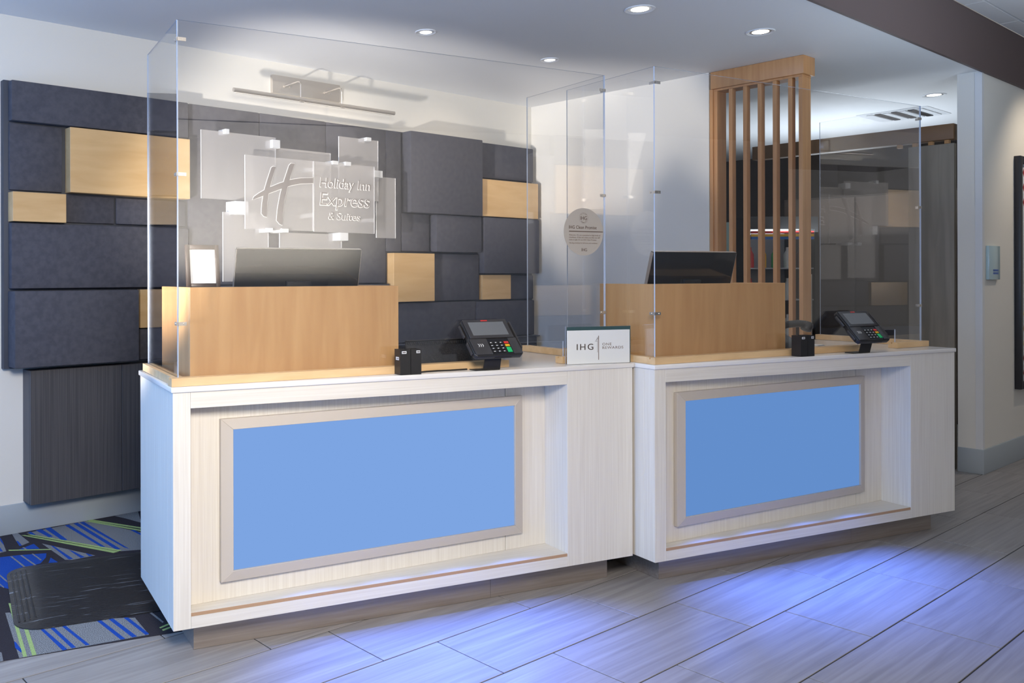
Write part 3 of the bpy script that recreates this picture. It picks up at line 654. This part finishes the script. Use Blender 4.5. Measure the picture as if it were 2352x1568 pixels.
# card terminals
def terminal(d, x, y, label, rz=0):
    t = thing('card_terminal', label, 'card terminal', dloc(d, x, y, ZT), FR[d][2] + rz, 'the two card terminals')
    bx('foot_plate', BLACK, t, -.085, .045, .012, .064, .0006, .0045, .001, seg=1)
    n = MB().add([(-.045, .010, .001), (.045, .010, .001), (.045, .014, .001), (-.045, .014, .001), (-.042, -.012, .082), (.042, -.012, .082), (.042, -.008, .086), (-.042, -.008, .086)],
        [(0, 1, 2, 3), (4, 5, 6, 7), (0, 1, 5, 4), (1, 2, 6, 5), (2, 3, 7, 6), (3, 0, 4, 7)]); n.build('neck_plate', BLACK, t)
    M_ = Matrix.Translation((.010, -.050, .074)) @ Matrix.Rotation(math.radians(47), 4, 'X') @ Matrix.Diagonal((1.1, 1.0, 1.0, 1.0))
    def hb(name, mat, par, *a, bev=0, seg=2): return MB().box(*a).tf(M_).build(name, mat, par, bev, seg)
    h = MB()
    h.prism([(-.118, .012), (-.106, 0), (.106, 0), (.118, .012), (.118, .09), (.112, .105), (.112, .20), (.102, .212), (-.102, .212), (-.112, .20), (-.112, .105), (-.118, .09)], 'z', -.030, -.004)
    h.tf(M_); hd = h.build('housing', BLACK, t, .005, 3)
    # raised top: screen bezel and the two shoulders beside the keys
    hb('bezel', DGREY, hd, -.106, .106, .098, .207, -.0039, .002, bev=.003)
    hb('screen', SCREEN, hd, -.086, .086, .113, .190, .0021, .0026)
    hb('logo_badge', RED, hd, -.020, .012, .1955, .2015, .0021, .0028)
    hb('shoulder', DGREY, hd, -.112, -.032, .006, .096, -.0039, .001, bev=.003)
    hb('shoulder', DGREY, hd, .070, .112, .006, .096, -.0039, .001, bev=.003)
    kp = hb('keypad', BLACKG, hd, -.0315, .0695, .006, .090, -.0039, -.0025)
    for r_ in range(4):
        for c_ in range(3):
            k = hb('key', BLACK, kp, -.029 + c_ * .0235, -.009 + c_ * .0235, .015 + r_ * .0165, .027 + r_ * .0165, -.0024, .0002)
            hb('digit', WHITEP, kp, -.023 + c_ * .0235, -.016 + c_ * .0235, .0195 + r_ * .0165, .023 + r_ * .0165, .0003, .0005)
    hb('cancel_key', RED, kp, .0445, .066, .0645, .0765, -.0024, .0006, bev=.001); hb('clear_key', YEL, kp, .0445, .066, .048, .060, -.0024, .0006, bev=.001); hb('enter_key', GRN, kp, .0445, .066, .015, .0435, -.0024, .0006, bev=.001)
    o = text(')))', 'contactless_mark', WHITEP, hd, (0, 0, 0), .026, .018, (0, 0, 0), .0002); o.matrix_local = M_ @ Matrix.Translation((-.086, .052, .0014))
    hb('side_grip', DGREY, hd, -.1235, -.1185, .02, .085, -.026, -.010, bev=.002); hb('side_grip', DGREY, hd, -.1235, -.1185, .115, .185, -.026, -.010, bev=.002)
    hb('swipe_slot', DGREY, hd, .1185, .1255, .04, .195, -.026, -.002, bev=.002)
    hb('chip_slot', BLACKG, hd, -.020, .060, -.002, .0005, -.022, -.018)
    for sx in (-.08, 0, .08): hb('rubber_foot', DGREY, hd, sx - .012, sx + .012, .01, .03, -.036, -.0305, bev=.002)
    return t
terminal(1, 1.452, -.005, 'black card terminal on its stand on the left desk')
terminal(2, 1.490, -.005, 'black card terminal on its stand on the right desk')

# rewards counter sign
rs = thing('counter_sign', 'white rewards counter sign in an acrylic holder on the left desk', 'sign', dloc(1, 1.912, .056, ZT), FR[1][2] - .13)
SW_, SH_ = .352, .180
bx('backing_card', TEALD, rs, 0.003, SW_, .006, .0085, .001, SH_, .0005, 1)
bx('front_card', pm('sign_white', (.66, .66, .645), .25), rs, 0.001, SW_ - .007, .001, .0050, .001, SH_ - .017, .0008, 1)
MB().prism([(-.004, .0003), (SW_ + .002, .0003), (SW_ + .002, SH_ + .003), (-.004, SH_ + .003)], 'y', .009, .0115, 0, 1).build('acrylic_holder', [PANE, PEDGE], rs)
bx('holder_foot', PEDGE, rs, .02, SW_ - .02, .012, .036, .0004, .003)
text('IHG', 'lettering', INK, rs, (.052, .0006, .069), .090, .029, space=1.25)
text('ONE', 'lettering', pm('taupe_ink', (.22, .17, .15), .6), rs, (.192, .0006, .088), .050, .0125, space=1.15)
text('REWARDS', 'lettering', MT['taupe_ink'], rs, (.192, .0006, .071), .116, .0125, space=1.15)
bx('logo_line', MT['taupe_ink'], rs, .1690, .1728, .0003, .0009, .019, .136); bx('logo_line', MT['taupe_ink'], rs, .1640, .1655, .0003, .0009, .055, .112)
def wedge(p): MB().prism(p, 'y', .0003, .0009).build('logo_feather', INK, rs)
wedge([(.150, .107), (.161, .110), (.1655, .112), (.163, .109)]); wedge([(.152, .108), (.160, .118), (.1645, .129), (.1655, .129), (.162, .117)]); wedge([(.1655, .112), (.1690, .121), (.1715, .135), (.1690, .130), (.1665, .118)])

# round sticker on the front sheet of the left guard
st = thing('round_sticker', 'round taupe clean promise sticker on the left sneeze guard', 'sticker', dloc(1, .0264 + math.cos(.0529) * 2.054, .0345 + math.sin(.0529) * 2.054, 1.711), FR[1][2] + .0529)
n = 64; MB().prism([(.126 * math.cos(2 * math.pi * k / n), .1175 * math.sin(2 * math.pi * k / n)) for k in range(n)], 'y', -.0042, -.0034).build('disc', pm('taupe_vinyl', (.40, .36, .315), .5), st)
BR = pm('brown_ink', (.085, .05, .035), .6); BRL = pm('brown_ink_pale', (.20, .15, .125), .6)
def stx(s, x, z, w_, mat=BRL, al='LEFT', h_=None): text(s, 'lettering', mat, st, (x, -.0047, z), w_, h_, depth=.0002, align=al)
stx('IHG', 0, .059, .042, BR, 'CENTER'); stx('IHG Clean Promise', -.093, .0145, .176, BR)
bx('rule', BR, st, -.093, .124, -.0048, -.0043, -.0005, .0035)
for i, l in enumerate(('Welcome. We are committed to high levels of', 'cleanliness. If this isn\'t what you find, we will', 'make it right. It\'s our IHG Clean Promise.')): stx(l, -.093, -.020 - .0115 * i, (.20, .196, .176)[i])
stx('Visit ihg.com/clean for full terms and conditions.', -.093, -.0585, .182)
stx('IHG', .003, -.096, .034, BR, 'CENTER')
n = 40
rg = MB()
for k in range(n):
    a, b = 2 * math.pi * k / n, 2 * math.pi * (k + 1) / n; r0, r1 = .0285, .0278
    rg.add([(r0 * math.cos(a), -.0045, .068 + r0 * .95 * math.sin(a)), (r0 * math.cos(b), -.0045, .068 + r0 * .95 * math.sin(b)), (r1 * math.cos(b), -.0045, .068 + r1 * .95 * math.sin(b)), (r1 * math.cos(a), -.0045, .068 + r1 * .95 * math.sin(a))], [(0, 1, 2, 3)])
rg.build('logo_ring', BRL, st)
def arc_text(s, r, up):
    for i, ch in enumerate(s):
        ang = math.pi / 2 - (i - (len(s) - 1) / 2) * .32 if up else -math.pi / 2 + (i - (len(s) - 1) / 2) * .26
        o = text(ch, 'lettering', BR, st, (0, 0, 0), None, .0045, depth=.0002, align='CENTER')
        o.location = (r * math.cos(ang), -.0047, .068 + r * .95 * math.sin(ang) - .002); o.rotation_euler = (math.pi / 2, (math.pi / 2 - ang) if up else -(ang + math.pi / 2), 0)
arc_text('CLEAN', .0235, True); arc_text('PROMISE', .0235, False)

# desk phone and cards behind the right guard
ph = thing('desk_phone', 'black desk phone beside the right maple counter screen', 'phone', dloc(2, 1.215, .315, ZT), FR[2][2])
b_ = MB().prism([(-.09, .001), (.10, .001), (.10, .025), (-.06, .095), (-.09, .095)][::-1], 'x', -.10, .10); b_.v = [(x, -y + .0, z) for x, y, z in b_.v]; b_.build('base', BLACK, ph, .004)
hs = MB().tube([(-.07, -.02, .120), (-.055, -.03, .135), (0, -.05, .150), (.06, -.07, .155), (.105, -.085, .150)], .020, 12).build('handset_grip', BLACK, ph, smooth=True)
MB().lathe([(.001, -.028), (.028, -.026), (.032, .0), (.026, .018), (.001, .022)], 18).tf(Matrix.Translation((.110, -.088, .142)) @ Matrix.Rotation(.5, 4, 'Y')).build('earpiece', BLACK, ph, smooth=True)
MB().lathe([(.001, -.024), (.026, -.022), (.030, .0), (.024, .016), (.001, .020)], 18).tf(Matrix.Translation((-.075, -.016, .112))).build('mouthpiece', BLACK, ph, smooth=True)
cd = thing('card_stack', 'small stack of pale cards on the right countertop behind the terminal', 'cards', dloc(2, 1.60, .36, ZT), FR[2][2] + .3)
for i in range(4): bx('card', WHITEP if i % 2 else pm('grey_card', (.40, .41, .45), .5), cd, 0, .09, 0 + .004 * i, .055 + .004 * i, .0005 + .003 * i, .003 + .003 * i)

# rubber mat on the carpet
RUB = pm('black_rubber', (.020, .020, .022), .32, (.22, .24, .27), (5, 75, 75), detail=4, contrast=(.63, .74), spec=.6, bump=1.0, bscale=(30, 260, 260), distort=.3)
mt = thing('standing_mat', 'black ribbed rubber standing mat on the patterned carpet', 'mat', dloc(1, 0, 0, .0044), FR[1][2])
def rrect(x0, x1, y0, y1, r, n=7):
    out = []
    for cx, cy, a0 in ((x1 - r, y1 - r, 0), (x0 + r, y1 - r, 90), (x0 + r, y0 + r, 180), (x1 - r, y0 + r, 270)):
        for k in range(n + 1): a = math.radians(a0 + 90 * k / n); out.append((cx + r * math.cos(a), cy + r * math.sin(a)))
    return out
Mx0, Mx1, My0, My1 = -.545, .95, .545, 1.42
o1 = rrect(Mx0, Mx1, My0, My1, .12); o2 = rrect(Mx0 + .10, Mx1 - .10, My0 + .055, My1 - .055, .09); o3 = rrect(Mx0 + .14, Mx1 - .14, My0 + .085, My1 - .085, .08)
q = len(o1); mm_ = MB(); vs = [(x, y, .0) for x, y in o1] + [(x, y, .004) for x, y in o1] + [(x, y, .017) for x, y in o2] + [(x, y, .020) for x, y in o3]
fs = [tuple(range(q - 1, -1, -1)), tuple(range(3 * q, 4 * q))]
for lv in range(3):
    for k in range(q): k2 = (k + 1) % q; fs.append((lv * q + k, lv * q + k2, lv * q + q + k2, lv * q + q + k))
mm_.add(vs, fs); mm_.build('mat_body', RUB, mt, smooth=True)
rb = MB()
for k in range(4):
    x = Mx0 + .022 + k * .022; z = .006 + k * .0028
    rb.tube([(x, My0 + .10, z), (x, My1 - .10, z)], .0048, 6)
rb.build('edge_ribs', RUB, mt, smooth=True)
